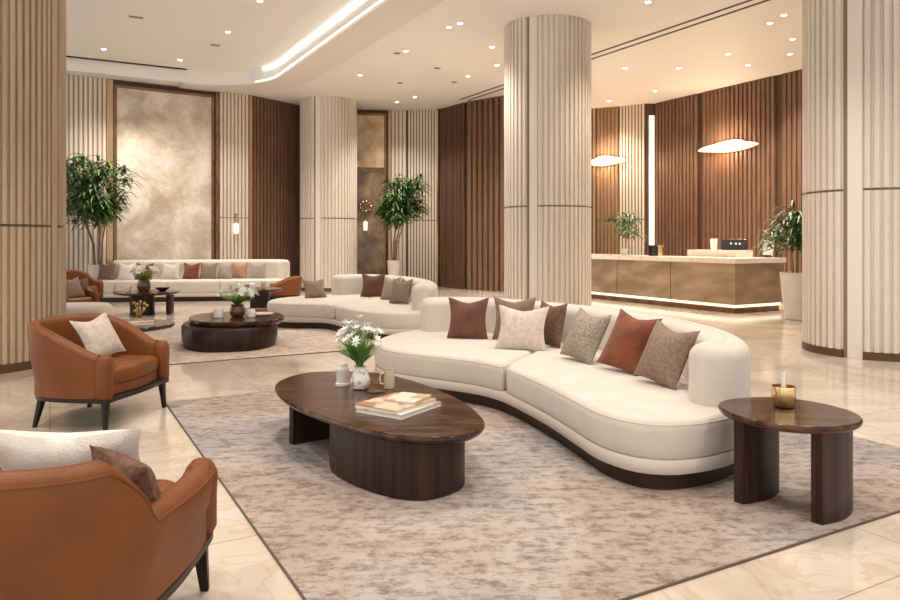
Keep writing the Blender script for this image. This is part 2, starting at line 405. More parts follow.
panel(wb,(-5.62,20.45),(-4.6,21.9),M['brown_slat'],M['brown_core'],band=False,spacing=.13)
panel(wb,(-4.6,21.9),(-2.94,22.7),M['brown_slat'],M['brown_core'],band=False,spacing=.13)
panel(wb,(-1.86,22.79),(-1.38,22.75),cs,cc)
panel(wb,(-1.33,22.75),(-.40,22.62),cs,M['tan_groove_shade'],spacing=.09,depth=.02)
panel(wb,(-.30,22.55),(.12,21.95),M['brown_flat'],M['brown_core'],band=False,spacing=.36,depth=.03,groove=.06,name='flat_panel')
panel(wb,(.14,21.91),(.47,21.45),M['brown_flat'],M['brown_core'],band=False,spacing=.2,depth=.05,groove=.1,name='flat_panel')
panel(wb,(.53,21.36),(2.36,19.73),M['brown_slat'],M['darkgroove'],band=False,spacing=.2,depth=.07,groove=.34)
panel(wb,(2.42,19.75),(3.5,22.4),M['brown_flat'],M['brown_core'],band=False,spacing=.5,groove=.05)
panel(wb,(3.5,22.4),(4.42,22.43),M['brown_flat'],M['brown_core'],band=False,spacing=.4,groove=.08)
panel(wb,(4.56,22.41),(5.18,22.11),M['mid_slat'],M['tan_groove_shade'])
panel(wb,(5.2,22.1),(5.86,21.64),cs,M['tan_groove_shade'],spacing=.1,depth=.02)
panel(wr,(6.18,21.6),(6.95,20.15),M['brown_slat'],M['brown_core'],band=False,spacing=.14,depth=.045,groove=.3)
panel(wr,(7.03,20.0),(8.12,17.93),M['brown_slat'],M['brown_core'],band=False,spacing=.14,depth=.045,groove=.3)
panel(wr,(8.21,17.76),(9.0,16.3),M['brown_slat'],M['brown_core'],band=False,spacing=.14,depth=.045,groove=.3)
panel(wr,(9.0,16.3),(12.6,10.0),M['mid_slat'],M['brown_core'],band=False,spacing=.14,depth=.045,groove=.3)
panel(wr,(12.6,10.0),(15,5.6),cs,cc)
def strip(wall,P,Q,z0,z1,mt,name,th=.05,off=.02):
    f,L=seg_func(P,Q); p,nm=f(0); q,_=f(L); bm=bmesh.new(); wall_strip(bm,p+nm*off,q+nm*off,z0,z1,th); return obj(name,bm,mt,wall,smooth=False)
A0,B0=(-8.73,18.3),(-6.46,19.8)
strip(wb,A0,lerp2(A0,B0,.055),0,CEIL-.005,M['brass'],'brass_strip')
strip(wb,B0,lerp2(A0,B0,1.04),0,CEIL-.005,M['bronze'],'bronze_strip')
strip(wb,(-5.70,20.36),(-5.63,20.43),0,CEIL-.005,M['brass'],'brass_strip')
strip(wb,(-1.95,22.8),(-1.87,22.8),0,CEIL-.005,M['brass'],'brass_strip')
strip(wb,(-.40,22.62),(-.35,22.6),0,CEIL-.005,M['brass'],'brass_strip',th=.09)
# lit vertical recesses beside the reception
def lit(P,Q,z0,z1,label):
    f,L=seg_func(P,Q); p,nm=f(0); q,_=f(L); bm=bmesh.new(); wall_strip(bm,p+nm*.03,q+nm*.03,z0,z1,.03)
    return tag(obj('wall_strip_light',bm,M['strip'],smooth=False),label,'light')
lit((5.96,21.6),(6.12,21.63),.02,5.2,'tall glowing vertical light strip left of the brown reception wall')
strip(wb,(4.45,22.44),(4.53,22.42),0,CEIL-.005,M['brass'],'brass_strip')

# artworks
def artwork(P,Q,z0,z1,mt,fr,label,bottom=True,fw=.07,name='wall_artwork',base=None):
    f,L=seg_func(P,Q); p,nm=f(0); q,_=f(L); d=(q-p).normalized(); mid=(p+q)/2
    t=thing(name,label,'artwork',(mid.x,mid.y,z0))
    M2=Matrix.Translation((-mid.x,-mid.y,-z0))
    bm=bmesh.new(); wall_strip(bm,p+nm*.05,q+nm*.05,z0,z1,.04); bmesh.ops.transform(bm,matrix=M2,verts=bm.verts); obj('canvas',bm,mt,t,smooth=False)
    bm=bmesh.new()
    wall_strip(bm,p-d*fw+nm*.05,p+nm*.05,z0,z1+fw,.08); wall_strip(bm,q+nm*.05,q+d*fw+nm*.05,z0,z1+fw,.08); wall_strip(bm,p+nm*.05,q+nm*.05,z1,z1+fw,.08)
    wall_strip(bm,p-d*fw+nm*.05,q+d*fw+nm*.05,z0-fw,z0,.08)
    bmesh.ops.transform(bm,matrix=M2,verts=bm.verts); obj('frame',bm,fr,t,smooth=False)
    return t
artwork(lerp2(A0,B0,.085),lerp2(A0,B0,.955),.35,5.36,M['art'],M['bronze'],'huge cream and gold textured artwork on the back wall above the far sofa',fw=.07)
artwork((-2.93,22.62),(-2.08,22.72),3.75,5.38,M['art_gold'],M['bronze'],'golden textured artwork beside the left rear column',fw=.07)
artwork((-2.93,22.62),(-2.08,22.72),.35,3.62,M['antique'],M['bronze'],'dark antique bronze mirror panel under the golden artwork',fw=.05,name='antique_mirror_panel')

# columns
def column(loc,R,gap_deg,label,band_z=2.09,nfl=52,slat=None,core=None,smooth=None,gap_half=7.5,skirt=None,depth=.035,groove=.36):
    t=thing('fluted_column',label,'column',(loc[0],loc[1],0))
    slat=slat or M['cream_slat']; core=core or M['cream_groove_shade']; smooth=smooth or M['smooth_core']
    g=math.radians(gap_deg); gh=math.radians(gap_half); rb=R-depth
    bm=bmesh.new(); n=96; lathe([(rb-.005,0),(rb-.005,CEIL)],n,bm); obj('core',bm,core,t)  # dark core colour deepens the shade between the flutes
    a0=g+gh; L=2*PI-2*gh
    def f(s,off=0): 
        a=a0+s/R; v=Vector((math.cos(a),math.sin(a),0)); return v*rb,v
    for z0,z1,nm in ((.10,band_z-.012,'lower_fluting'),(band_z+.018,CEIL,'upper_fluting')):
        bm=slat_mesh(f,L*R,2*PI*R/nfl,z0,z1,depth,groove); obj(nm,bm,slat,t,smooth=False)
    # smooth cover strip in the gap, a dark joint left of it
    bm=bmesh.new(); k=8; rows=[]
    for i in range(k+1):
        a=g-gh*.55+(gh*1.5)*i/k; rows.append([bm.verts.new((r*math.cos(a),r*math.sin(a),z)) for r,z in ((rb+.012,0),(rb+.012,CEIL),(rb-.01,CEIL),(rb-.01,0))])
    for a,b_ in zip(rows,rows[1:]):
        for i in range(4): bm.faces.new((a[i],b_[i],b_[(i+1)%4],a[(i+1)%4]))
    obj('cover_strip',bm,smooth,t)
    bm=bmesh.new(); rows=[]; k=60
    for i in range(k+1):
        a=a0+L*i/k; rows.append([bm.verts.new((r*math.cos(a),r*math.sin(a),z)) for r,z in ((R+.006,0),(R+.006,.10),(rb-.01,.10),(rb-.01,0))])
    for a,b_ in zip(rows,rows[1:]):
        for i in range(4): bm.faces.new((a[i],b_[i],b_[(i+1)%4],a[(i+1)%4]))
    for r in (rows[0],rows[-1]): bm.faces.new(r)
    obj('skirting',bm,skirt or M['darkskirt'],t,smooth=False)
    return t
column((1.88,13.9),.83,-117.7,'round cream fluted column behind the large front sofa')
column((-3.59,21.3),.83,-103.6,'round cream fluted column between the far sofa and the golden artwork')
column((5.585,9.5),.84,-136,'big pale fluted column at the right, beyond the side table',gap_half=8)
column((-5.83,8.55),1.12,3,'tan wooden fluted column at the left, behind the front leather armchair',band_z=1.63,nfl=84,slat=M['tan_slat'],core=M['tan_groove_shade'],smooth=M['tan_slat'],gap_half=5,groove=.4)

# linear slot diffusers in the ceiling
for off,lab in ((0,'dark linear ceiling slot nearer the seating lounge'),(.26,'dark linear ceiling slot nearer the reception')):
    p0=Vector((3.36,15.5,0))+BX*off; t=bmesh.new(); wall_strip(t,p0+AX*6.3,p0-AX*16,CEIL-.006,CEIL+.02,.07)
    tag(obj('ceiling_slot',t,M['darkgroove'],smooth=False),lab,'ceiling vent')

# downlights
def make_downlight(label,group,loc,energy=0):
    t=thing('downlight',label,'ceiling light',loc,0,group)
    bm=bmesh.new(); lathe([(.035,0),(.062,-.008),(.068,0),(.05,.004)],20,bm); obj('trim_ring',bm,M['ceramic'],t)
    bm=bmesh.new(); lathe([(.05,-.004),(.05,.0)],20,bm); obj('lens',bm,M['downlight'],t,smooth=False)
    return t
def ceil_pt(px,py,z): D=(z-1.47)*720/(240-py); return ((px-450)/720*D,D,z-.002)
base=make_downlight('small round downlight glowing in the pale ceiling above the lounge','lounge ceiling downlights',ceil_pt(449,27,CEIL))
spots=[(492,47),(497,65),(468,76),(415,97),(397,102),(360,75),(406,51),(460,23)]
allspots=[base.location.copy()]
for px,py in spots: allspots.append(Vector(dup(base,ceil_pt(px,py,CEIL),0).location))
for px,py in [(228,32),(104,49),(260,1),(180,60)]:
    l=ceil_pt(px,py,CEIL+.34); dup(base,l,0,'small round downlight glowing inside the raised ceiling tray','tray ceiling downlights'); allspots.append(Vector(l))
for px,py in [(648,2),(784,15),(770,23),(793,39),(790,54),(728,54),(748,65),(679,68),(655,91),(625,68),(609,101)]:
    l=ceil_pt(px,py,CEIL); dup(base,l,0,'small round downlight glowing in the warm ceiling by the reception','reception ceiling downlights'); allspots.append(Vector(l))
# small ceiling vents / detectors
def vent(px,py,z,w,d,label,group=None):
    l=ceil_pt(px,py,z); bm=bmesh.new(); box(bm,-w/2,w/2,-d/2,d/2,-.012,.001,.003); o=obj('ceiling_vent',bm,M['vent'],loc=l,smooth=False); o.rotation_euler=(0,0,.5); tag(o,label,'ceiling vent',group)
vent(136,17,CEIL+.34,.26,.10,'dark rectangular vent in the ceiling tray, left'); vent(215,45,CEIL+.34,.2,.10,'small grey vent in the ceiling tray, beside a downlight')
for px,py in [(437,68),(454,82),(400,83),(397,53)]: vent(px,py,CEIL,.12,.12,'tiny grey detector plate on the lounge ceiling','ceiling detectors')

# ------------------------------------------------------------------ rugs
def rug(corner_,wB,lA,mt,label,th=.012):
    c=Vector((corner_[0],corner_[1],0)); mid=c+BX*wB/2+AX*lA/2
    t=thing('area_rug',label,'rug',(mid.x,mid.y,0)); q=[c-mid,c+BX*wB-mid,c+BX*wB+AX*lA-mid,c+AX*lA-mid]
    bm=bmesh.new(); loft_outline(q,[(0,.0005),(0,th-.002)],bm); obj('binding',bm,M['rugedge'],t,smooth=False)
    bm=bmesh.new(); q2=[v*(1-.011/v.length) for v in q]; loft_outline(q2,[(0,.002),(0,th)],bm); o=obj('pile',bm,mt,t,smooth=False)
    return t
rug((-.286,2.375),4.32,4.72,M['rug'],'large distressed grey and beige rug under the front sofa and oval table')
rug((-3.6,8.29),3.85,4.9,M['rug_far'],'pale beige rug under the middle curved sofa and drum table')
RZ=.012

# ------------------------------------------------------------------ sofas
def curved_sofa(label,outline,back_path,seams,back_t=.30,zb=RZ,hs=.43,hb=.805,body=.0,fabric=None):
    fabric=fabric or M['fabric']
    cx=sum(p[0] for p in outline)/len(outline); cy=sum(p[1] for p in outline)/len(outline)
    t=thing('curved_sofa',label,'sofa',(cx,cy,zb))
    out=[(p[0]-cx,p[1]-cy) for p in outline]; bp=[(p[0]-cx,p[1]-cy) for p in back_path]
    O=ccw(resample(out,140)); zz=-zb
    loft=lambda P,prof:loft_outline(P,[(a,z+zz) for a,z in prof])
    obj('plinth',loft(O,[(.07,zb),(.07,.115)]),M['plinth'],t)
    obj('base_band',loft(O,[(.05,.11),(.01,.118),(0,.14),(0,.18),(.012,.197),(.04,.2)]),M['fabric_band'],t)
    # split seat into cushions along seams (straight lines)
    polys=[O]
    for (ax,ay,bx,by) in seams:
        a=Vector((ax-cx,ay-cy,0)); b_=Vector((bx-cx,by-cy,0)); d=b_-a; new=[]
        for P in polys:
            L_,R_=[],[]
            for i,p in enumerate(P):
                q=P[(i+1)%len(P)]; sp=d.cross(p-a).z; sq=d.cross(q-a).z
                (L_ if sp>=0 else R_).append(p)
                if sp*sq<0:
                    x=p.lerp(q,sp/(sp-sq)); L_.append(x); R_.append(x)
            for S in (L_,R_):
                if len(S)>3: new.append(S)
        polys=new
    for P in polys:
        Q=resample([(p.x,p.y) for p in P],170,sub=1); Q=chaikin_s(chaikin_s(chaikin_s(Q)))
        h=hs
        prof=[(.03,.195),(.012,.205),(.002,.235),(.0,.27),(.0,h-.075),(.003,h-.055),(.010,h-.036),(.018,h-.020),(.029,h-.010),(.042,h-.004),(.055,h)]
        sc_=obj('seat_cushion',loft(Q,prof),fabric,t)
        w_=inset(ccw(Q),.012); w_.append(w_[0]); bm=bmesh.new(); tube(bm,[(p.x,p.y,h-.032-zb) for p in w_],.0045,6,caps=False); obj('piping',bm,M['fabric_band'],sc_)
    BP=resample(bp,60,closed=False); left=[];right=[]
    for i,p in enumerate(BP):
        tt=(BP[min(i+1,59)]-BP[max(i-1,0)]).normalized(); nn=Vector((-tt.y,tt.x,0)); left.append(p+nn*back_t/2); right.append(p-nn*back_t/2)
    def capr(p,tt,s):
        r=[]; 
        for k in range(1,10):
            a=PI/2-PI*k/10; r.append(p+tt*math.cos(a)*back_t/2*.9+Vector((-tt.y,tt.x,0))*math.sin(a)*back_t/2)
        return r
    te=(BP[-1]-BP[-2]).normalized(); ts=(BP[0]-BP[1]).normalized()
    ring=left+capr(BP[-1],te,1)+right[::-1]+capr(BP[0],ts,1)
    r=.10
    prof=[(.03,.13),(.008,.15),(0,.19),(0,.42),(0,hb-r)]+[(r*(1-math.cos(a)),hb-r+r*math.sin(a)) for a in [PI/2*k/8 for k in range(1,9)]]
    area=sum(ring[i].x*ring[(i+1)%len(ring)].y-ring[(i+1)%len(ring)].x*ring[i].y for i in range(len(ring)))
    sg=1 if area>0 else -1; bm=bmesh.new(); rows=[]; n=len(ring)
    cen=lambda i:(BP[i] if i<60 else BP[59] if i<69 else BP[59-(i-69)] if i<129 else BP[0])
    for d,z in prof: rows.append([bm.verts.new((q.x+(c_.x-q.x)*d/(back_t/2),q.y+(c_.y-q.y)*d/(back_t/2),z-zb)) for q,c_ in ((ring[i],cen(i)) for i in range(n))])
    for a,b_ in zip(rows,rows[1:]):
        for i in range(n): bm.faces.new((a[i],a[(i+1)%n],b_[(i+1)%n],b_[i]))
    for r_ in (rows[0],rows[-1]):
        for i in range(59): bm.faces.new((r_[i],r_[i+1],r_[127-i],r_[128-i]))
        bm.faces.new([r_[k] for k in range(59,70)]); bm.faces.new([r_[k] for k in range(128,138)]+[r_[0]])
    bk=obj('backrest',bm,fabric,t)
    # top seam line of the back
    bm=bmesh.new(); tube(bm,[(p.x,p.y,hb-.0-zb) for p in BP[1:-1]],.004,6); obj('top_seam',bm,M['fabric_band'],bk)
    return t
def chaikin_s(P):
    n=len(P); return [(P[i-2]+P[i-1]*2+P[i]*3+P[(i+1)%n]*2+P[(i+2)%n])/9 for i in range(n)]
main_out=[(-.78,7.55),(-.72,7.15),(-.54,6.87),(-.28,6.66),(.02,6.45),(.25,6.27),(.42,6.03),(.58,5.62),(.72,5.17),(.83,4.72),(.91,4.42),(1.06,4.2),(1.25,4.13),(1.455,4.18),(1.70,4.33),(1.92,4.58),(2.06,4.98),(2.09,5.5),(1.98,6.3),(1.64,7.05),(1.12,7.78),(.55,8.33),(0,8.52),(-.38,8.38),(-.65,8.02)]
main_back=[(-.2,8.3),(.05,8.38),(.5,8.22),(1.0,7.72),(1.48,7.02),(1.80,6.3),(1.93,5.55),(1.915,5.1),(1.835,4.8),(1.695,4.635)]
curved_sofa('large front cream curved sofa with seven cushions on the big grey rug',main_out,main_back,[(.40,5.9,1.15,7.6)],back_t=.31)
s2_out=[(-3.05,12.45),(-2.92,12.05),(-2.5,11.82),(-2.1,11.78),(-1.85,11.62),(-1.55,11.15),(-1.2,10.62),(-.85,10.32),(-.5,10.24),(-.22,10.45),(-.08,10.95),(-.12,11.7),(-.3,12.5),(-.7,13.35),(-1.3,14.0),(-1.85,14.15),(-2.3,13.85),(-2.7,13.35),(-3.0,12.95)]
s2_back=[(-2.02,13.75),(-1.75,13.95),(-1.3,13.85),(-.82,13.25),(-.46,12.45),(-.28,11.7),(-.25,11.2),(-.33,10.8)]
s2_out=[(a-.1,b_) for a,b_ in s2_out]; s2_back=[(a-.1,b_) for a,b_ in s2_back]
curved_sofa('middle cream curved sofa with five cushions in front of the left column',s2_out,s2_back,[(-1.85,11.5,-1.3,13.6)],back_t=.3)
s3_out=[(-8.72,17.45),(-8.6,17.1),(-8.2,16.92),(-7.4,17.0),(-6.4,17.15),(-5.4,17.32),(-4.6,17.48),(-4.15,17.6),(-3.98,17.95),(-4.1,18.5),(-4.5,18.72),(-5.5,18.62),(-6.5,18.42),(-7.5,18.22),(-8.15,18.08),(-8.42,17.75),(-8.62,17.6)]
s3_back=[(-8.22,17.82),(-7.95,17.97),(-7.4,18.08),(-6.4,18.27),(-5.4,18.47),(-4.7,18.56),(-4.3,18.45),(-4.18,18.15)]
curved_sofa('long far cream sofa with a row of cushions below the huge artwork',s3_out,s3_back,[(-7.9,16.8,-7.95,18.6),(-6.72,16.8,-6.8,18.8),(-5.52,17,-5.6,19)],back_t=.28,zb=.0,hs=.50,hb=.97)

# ------------------------------------------------------------------ cushions
rs=random.Random(5)
def pillow_mesh(w,h,t,seed=0,n=18):
    bm=bmesh.new(); g={}; rr=random.Random(seed); k=[rr.uniform(-.5,.5) for _ in range(6)]
    for side in (1,-1):
        for i in range(n+1):
            for j in range(n+1):
                u=-1+2*i/n; v=-1+2*j/n
                if side==-1 and (i in (0,n) or j in (0,n)): g[(side,i,j)]=g[(1,i,j)]; continue
                x=u*w/2*(1-.15*(1-v*v)**1.2); z=v*h/2*(1-(.15 if v>0 else .035)*(1-u*u)**1.2)
                y=side*t/2*(max(0,1-u*u)**.55)*(max(0,1-v*v)**.55)*(1+.06*math.sin(4*u+k[0]*5)*math.cos(3*v+k[1]*5))
                z+= .012*k[2]*math.sin(3*u+k[3]*6); z-=.055*h*max(0,v)**2*max(0,1-abs(u)*1.25)*(1+.6*k[4])
                g[(side,i,j)]=bm.verts.new((x,y,z))
        for i in range(n):
            for j in range(n):
                q=[g[(side,i,j)],g[(side,i+1,j)],g[(side,i+1,j+1)],g[(side,i,j+1)]]; 
                bm.faces.new(q if side==1 else q[::-1])
    return bm
PC=0
def pillow(x,y,z,w,h,face,lean,mt,label,t=.16,roll=0,group=None,lift=0):
    """x,y,z: bottom-centre; face: direction angle (deg) the front looks to"""
    global PC; PC+=1
    o=obj('throw_pillow',pillow_mesh(w,h,t,PC),M[mt])
    th=math.radians(face)+PI/2; 
    R=Matrix.Rotation(th,4,'Z')@Matrix.Rotation(-math.radians(lean),4,'X')@Matrix.Rotation(math.radians(roll),4,'Y')
    # find the lowest point of the turned pillow and set it on z
    zl=min((R@v.co).z for v in o.data.vertices)
    o.matrix_world=Matrix.Translation((x,y,z-zl+.002))@R
    return tag(o,label,'cushion',group)
Z1=.43
pillow(.19,7.62,Z1,.44,.44,-100,14,'velvet_brown','dark brown velvet cushion furthest left on the front sofa')
pillow(.67,7.52,Z1,.45,.45,-104,14,'mauve','mauve-brown velvet cushion behind the pale linen one on the front sofa')
pillow(.69,6.90,Z1,.50,.44,-108,24,'linen','pale beige linen cushion in front of two brown ones on the front sofa')
pillow(.99,7.08,Z1,.42,.44,-150,12,'dark_pillow','dark brown woven cushion peeking out right of the pale linen one')
pillow(1.17,6.22,Z1,.44,.46,-150,27,'tweed','grey tweed cushion left of the rust cushion on the front sofa',t=.22,roll=4)
pillow(1.42,5.72,Z1,.46,.49,-146,28,'velvet_rust','rust orange velvet cushion in the middle right of the front sofa',t=.19,roll=6)
pillow(1.56,5.2,Z1,.43,.45,-150,26,'taupe','taupe chenille cushion next to the right arm of the front sofa',t=.23,roll=6)
# middle sofa
pillow(-2.45,13.0,Z1,.42,.38,-60,30,'taupe','taupe cushion alone on the backless left end of the middle sofa')
pillow(-1.41,13.2,Z1,.46,.44,-98,14,'velvet_brown','reddish brown velvet cushion on the middle sofa')
pillow(-1.03,12.55,Z1,.40,.42,-125,16,'tweed','grey tweed cushion on the middle sofa next to the reddish brown one')
pillow(-.80,11.75,Z1,.44,.42,-128,16,'taupe','taupe cushion near the right arm of the middle sofa')
pillow(-.76,12.15,Z1,.38,.40,-150,12,'dark_pillow','dark brown cushion tucked behind the taupe one on the middle sofa')
# far sofa
far=[(107,-.47,'mauve','mauve-brown cushion furthest left on the far sofa'),(127,0,'linen_white','plain cream cushion second from left on the far sofa'),(145,0,'velvet_rust','rust cushion behind the flowers on the far sofa'),
(171,0,'linen','pale patterned linen cushion on the far sofa between rust cushions'),(192,0,'velvet_rust','rust cushion at the centre right of the far sofa'),(209,0,'taupe','taupe brown cushion right of the central rust one on the far sofa'),
(226,0,'tweed','grey tweed cushion on the far sofa in front of a tan one'),(240,.1,'terracotta_tan','tan cushion tucked behind the grey tweed one on the far sofa'),(258,0,'tweed','grey beige cushion furthest right on the far sofa')]
for px,b_,mt,lab in far:
    X=(px-450)/720; y=17.95
    # back line: y ~ 18.08+.19*(x+7.4)
    x=X*y
    for _ in range(4): y=17.70+.19*(x+7.4)+(.0 if px!=240 else .13); x=X*y
    pillow(x,y-.04,.50,.44 if px not in (171,) else .5,.42,-99+rs.uniform(-8,8),14,mt,lab,t=.13)

# ------------------------------------------------------------------ armchairs
def armchair(label,loc,rot,scale=1,square=False):
    t=thing('leather_armchair',label,'armchair',loc,rot,scale=scale)
    # local: front looks to -Y
    welt=[]; path=[(-.395,-.40),(-.41,-.15),(-.405,.10),(-.34,.32),(-.19,.45),(0,.49),(.19,.45),(.34,.32),(.405,.10),(.41,-.15),(.395,-.40)]
    if square: path=[(-.395,-.40),(-.385,-.15),(-.35,.10),(-.30,.31),(-.20,.45),(-.07,.49),(.07,.49),(.20,.45),(.30,.31),(.35,.10),(.385,-.15),(.395,-.40)]
    P=resample(path,97,closed=False); n=len(P); bm=bmesh.new(); rings=[]
    for i,p in enumerate(P):
        s=abs(i/(n-1)*2-1)        # 1 at arm front, 0 at back middle
        k=max(0,min(1,(1-s-.03)/.72)); k=math.sin(k*PI/2)**1.25; zt=.595+.235*k
        if square: k=max(0,min(1,(.40-s)/.17)); k=k**.6 if k<1 else 1; zt=min(.79,.555+.02*max(0,1-s)/.5+.22*k)
        tt=(P[min(i+1,n-1)]-P[max(i-1,0)]).normalized(); nn=Vector((tt.y,-tt.x,0))   # outward
        if nn.dot(p-Vector((0,-.1,0)))<0: nn=-nn
        th=.12 if s<.93 else .12*(1-.25*(s-.93)/.07); fl=(.015 if square else .05*k)+.010; ring=[]
        zb=.262
        sec=[(-th/2,zb),(-th/2+.0,zb+.12),(-th/2+fl*.5,(zb+zt)/2),(-th/2+fl,zt-.06)]
        sec+=[(fl+th/2*math.cos(a)*-1,zt-.06+.06*math.sin(a)) for a in [PI*m/8 for m in range(1,8)]]
        sec+=[(th/2+fl,zt-.06),(th/2+fl*.5,(zb+zt)/2),(th/2,zb+.12),(th/2,zb)]
        rings.append([bm.verts.new((p.x+nn.x*o_,p.y+nn.y*o_,z)) for o_,z in sec]); welt.append(rings[-1][10].co.copy())
    m=len(rings[0])
    for a,b_ in zip(rings,rings[1:]):
        for i in range(m): bm.faces.new((a[i],b_[i],b_[(i+1)%m],a[(i+1)%m]))
    bm.faces.new(rings[0][::-1]); bm.faces.new(rings[-1])
    sh=obj('curved_back_shell',bm,M['leather'],t)
    bm=bmesh.new(); tube(bm,[tuple(r_[14].co) if 0 else r_ for r_ in welt],.005,6); obj('piping',bm,M['leather'],sh)
    # welt along the outer top edge
    bm=bmesh.new(); pts=[]
    for i,p in enumerate(P):
        pts.append((rings and 0,0,0))
    bm.free()
    for s in (-1,1):
        hq=-.035 if square else 0
        # front arm pad: upright rounded pillar with a domed top
        cx=s*.405; bm=bmesh.new(); O=ell(cx,-.455,.064,.075,32,p=2.8)
        loft_outline(O,[(.006,.262),(0,.275),(0,.40),(-.004,.50),(0,.535+hq),(.010,.562+hq),(.028,.582+hq),(.046,.590+hq)],bm); obj('arm_pad',bm,M['leather'],t)
    # seat cushion with bowed front
    sc=[(-.325,-.44),(-.2,-.515),(0,-.545),(.2,-.515),(.325,-.44),(.335,0),(.30,.25),(.15,.36),(-.15,.36),(-.30,.25),(-.335,0)]
    O=resample(sc,72); obj('seat_cushion',loft_outline(O,[(.04,.345),(.012,.352),(0,.375),(-.004,.41),(0,.44),(.015,.462),(.04,.475),(.09,.485)]),M['leather'],t)
    sb=[(-.34,-.425),(-.2,-.49),(0,-.52),(.2,-.49),(.34,-.425),(.345,0),(.30,.27),(.15,.38),(-.15,.38),(-.30,.27),(-.345,0)]
    O=resample(sb,72); obj('seat_base',loft_outline(O,[(.01,.262),(0,.27),(0,.335),(.012,.35)]),M['leather'],t)
    fr=[(-.45,-.50),(-.3,-.535),(0,-.56),(.3,-.535),(.45,-.50),(.465,-.1),(.45,.16),(.37,.37),(.2,.50),(0,.545),(-.2,.50),(-.37,.37),(-.45,.16),(-.465,-.1)]
    if square: fr=[(-.45,-.50),(-.3,-.535),(0,-.56),(.3,-.535),(.45,-.50),(.44,-.1),(.405,.16),(.34,.37),(.2,.50),(0,.54),(-.2,.50),(-.34,.37),(-.405,.16),(-.44,-.1)]
    O=resample(fr,90); obj('wooden_frame',loft_outline(O,[(.015,.225),(0,.23),(0,.258),(.006,.264)]),M['darkwood'],t)
    for x,y,dx,dy in ((-.40,-.46,-.02,-.015),(.40,-.46,.02,-.015),(-.30,.36,-.04,.05),(.30,.36,.04,.05)):
        bm=bmesh.new(); r0=.030; r1=.017
        lo_=[bm.verts.new((x+dx+a*r1,y+dy+b_*r1,0)) for a,b_ in ((-1,-1),(1,-1),(1,1),(-1,1))]; hi_=[bm.verts.new((x+a*r0,y+b_*r0,.228)) for a,b_ in ((-1,-1),(1,-1),(1,1),(-1,1))]
        for i in range(4): bm.faces.new((lo_[i],lo_[(i+1)%4],hi_[(i+1)%4],hi_[i]))
        bm.faces.new(lo_[::-1]); bm.faces.new(hi_); bmesh.ops.bevel(bm,geom=bm.edges[:],offset=.004,segments=2,affect='EDGES')
        obj('leg',bm,M['darkwood'],t,smooth=False)
    for c_ in t.children_recursive:
        for v in c_.data.vertices: v.co.y*=.87
    return t
ac=armchair('cognac leather tub armchair holding one cream cushion in front of the tan column',(-2.915,5.95,0),math.radians(82))
ac.scale=(1,.85,1)
armchair('cognac leather armchair seen from behind in the near left corner',(-1.395,2.56,0),math.radians(187),square=True)
c3=dup(ac,(-7.0,13.1,0),math.radians(70),'leather armchair with cushions half hidden behind the tan column')
c3.scale=(.88,)*3
c4=dup(ac,(-3.88,16.95,0),math.radians(-75),'small leather armchair by the right end of the far sofa'); c4.scale=(.74,)*3
dup(ac,(-8.0,15.3,0),math.radians(80),'furthest leather armchair barely showing past the tan column edge')
pillow(-2.93,6.0,.487,.40,.38,-20,30,'linen','cream linen cushion standing in the front leather armchair',roll=-5,t=.17)
pillow(-1.40,2.66,.487,.62,.36,88,32,'linen_white','large white cushion leaning inside the near corner armchair',t=.18,roll=0)
pillow(-1.12,2.51,.487,.28,.26,60,28,'dark_pillow','dark brown patterned cushion in the near corner armchair',t=.14,roll=-10)
pillow(-6.86,13.1,.43,.44,.40,-15,25,'taupe','taupe cushion in the armchair half hidden behind the tan column',t=.14)
pillow(-6.84,13.38,.43,.34,.36,-25,15,'dark_pillow','dark cushion behind the taupe one in the half hidden armchair',t=.12)

# cream ottoman beyond tan column
t=thing('round_ottoman','cream rounded ottoman beyond the tan column beside the dark round table','ottoman',(-6.22,11.8,0))
O=ell(0,0,.62,.5,60,rot=.2,p=2.6)
obj('plinth',loft_outline(O,[(.1,0),(.1,.08)]),M['plinth'],t)
obj('seat',loft_outline(O,[(.03,.08),(0,.11),(0,.33),(.02,.38),(.06,.41),(.14,.42)]),M['fabric'],t)

# ------------------------------------------------------------------ tables
def slab_top(P,z0,z1,under=.03):
    h=z1-z0; return loft_outline(P,[(under,z0),(under*.35,z0+h*.25),(0,z0+h*.6),(.002,z1-.006),(.008,z1)])
# front oval coffee table
cx,cy=-.52,4.93
t=thing('oval_coffee_table','large dark walnut oval coffee table with flowers and books on the front rug','coffee table',(cx,cy,RZ))
top=[(.0,3.97),(-.28,4.0),(-.6,4.24),(-1.03,4.75),(-1.29,5.3),(-1.29,5.68),(-1.1,5.94),(-.62,5.90),(-.25,5.5),(.05,4.95),(.2,4.4),(.17,4.12)]
P=resample([(x-cx,y-cy) for x,y in top],96)
obj('table_top',slab_top(P,.335-RZ,.385-RZ),M['tablewood'],t)
dr=[(.04,4.16),(-.14,4.02),(-.34,4.07),(-.6,4.3),(-.77,4.6),(-.72,4.9),(-.45,5.05),(-.15,4.95),(.03,4.6),(.09,4.34)]
P=resample([(x-cx,y-cy) for x,y in dr],80); obj('drum_base',loft_outline(P,[(.012,0),(0,.006),(0,.336-RZ)]),M['basewood'],t)
lg=[(-1.15,5.15),(-1.12,5.12),(-.9,5.27),(-.68,5.42),(-.66,5.54),(-.80,5.60),(-.97,5.52),(-1.1,5.36),(-1.155,5.2)]
P=resample([(x-cx,y-cy) for x,y in lg],60,sub=1); obj('panel_leg',loft_outline(P,[(.006,0),(0,.004),(0,.336-RZ)]),M['basewood'],t)
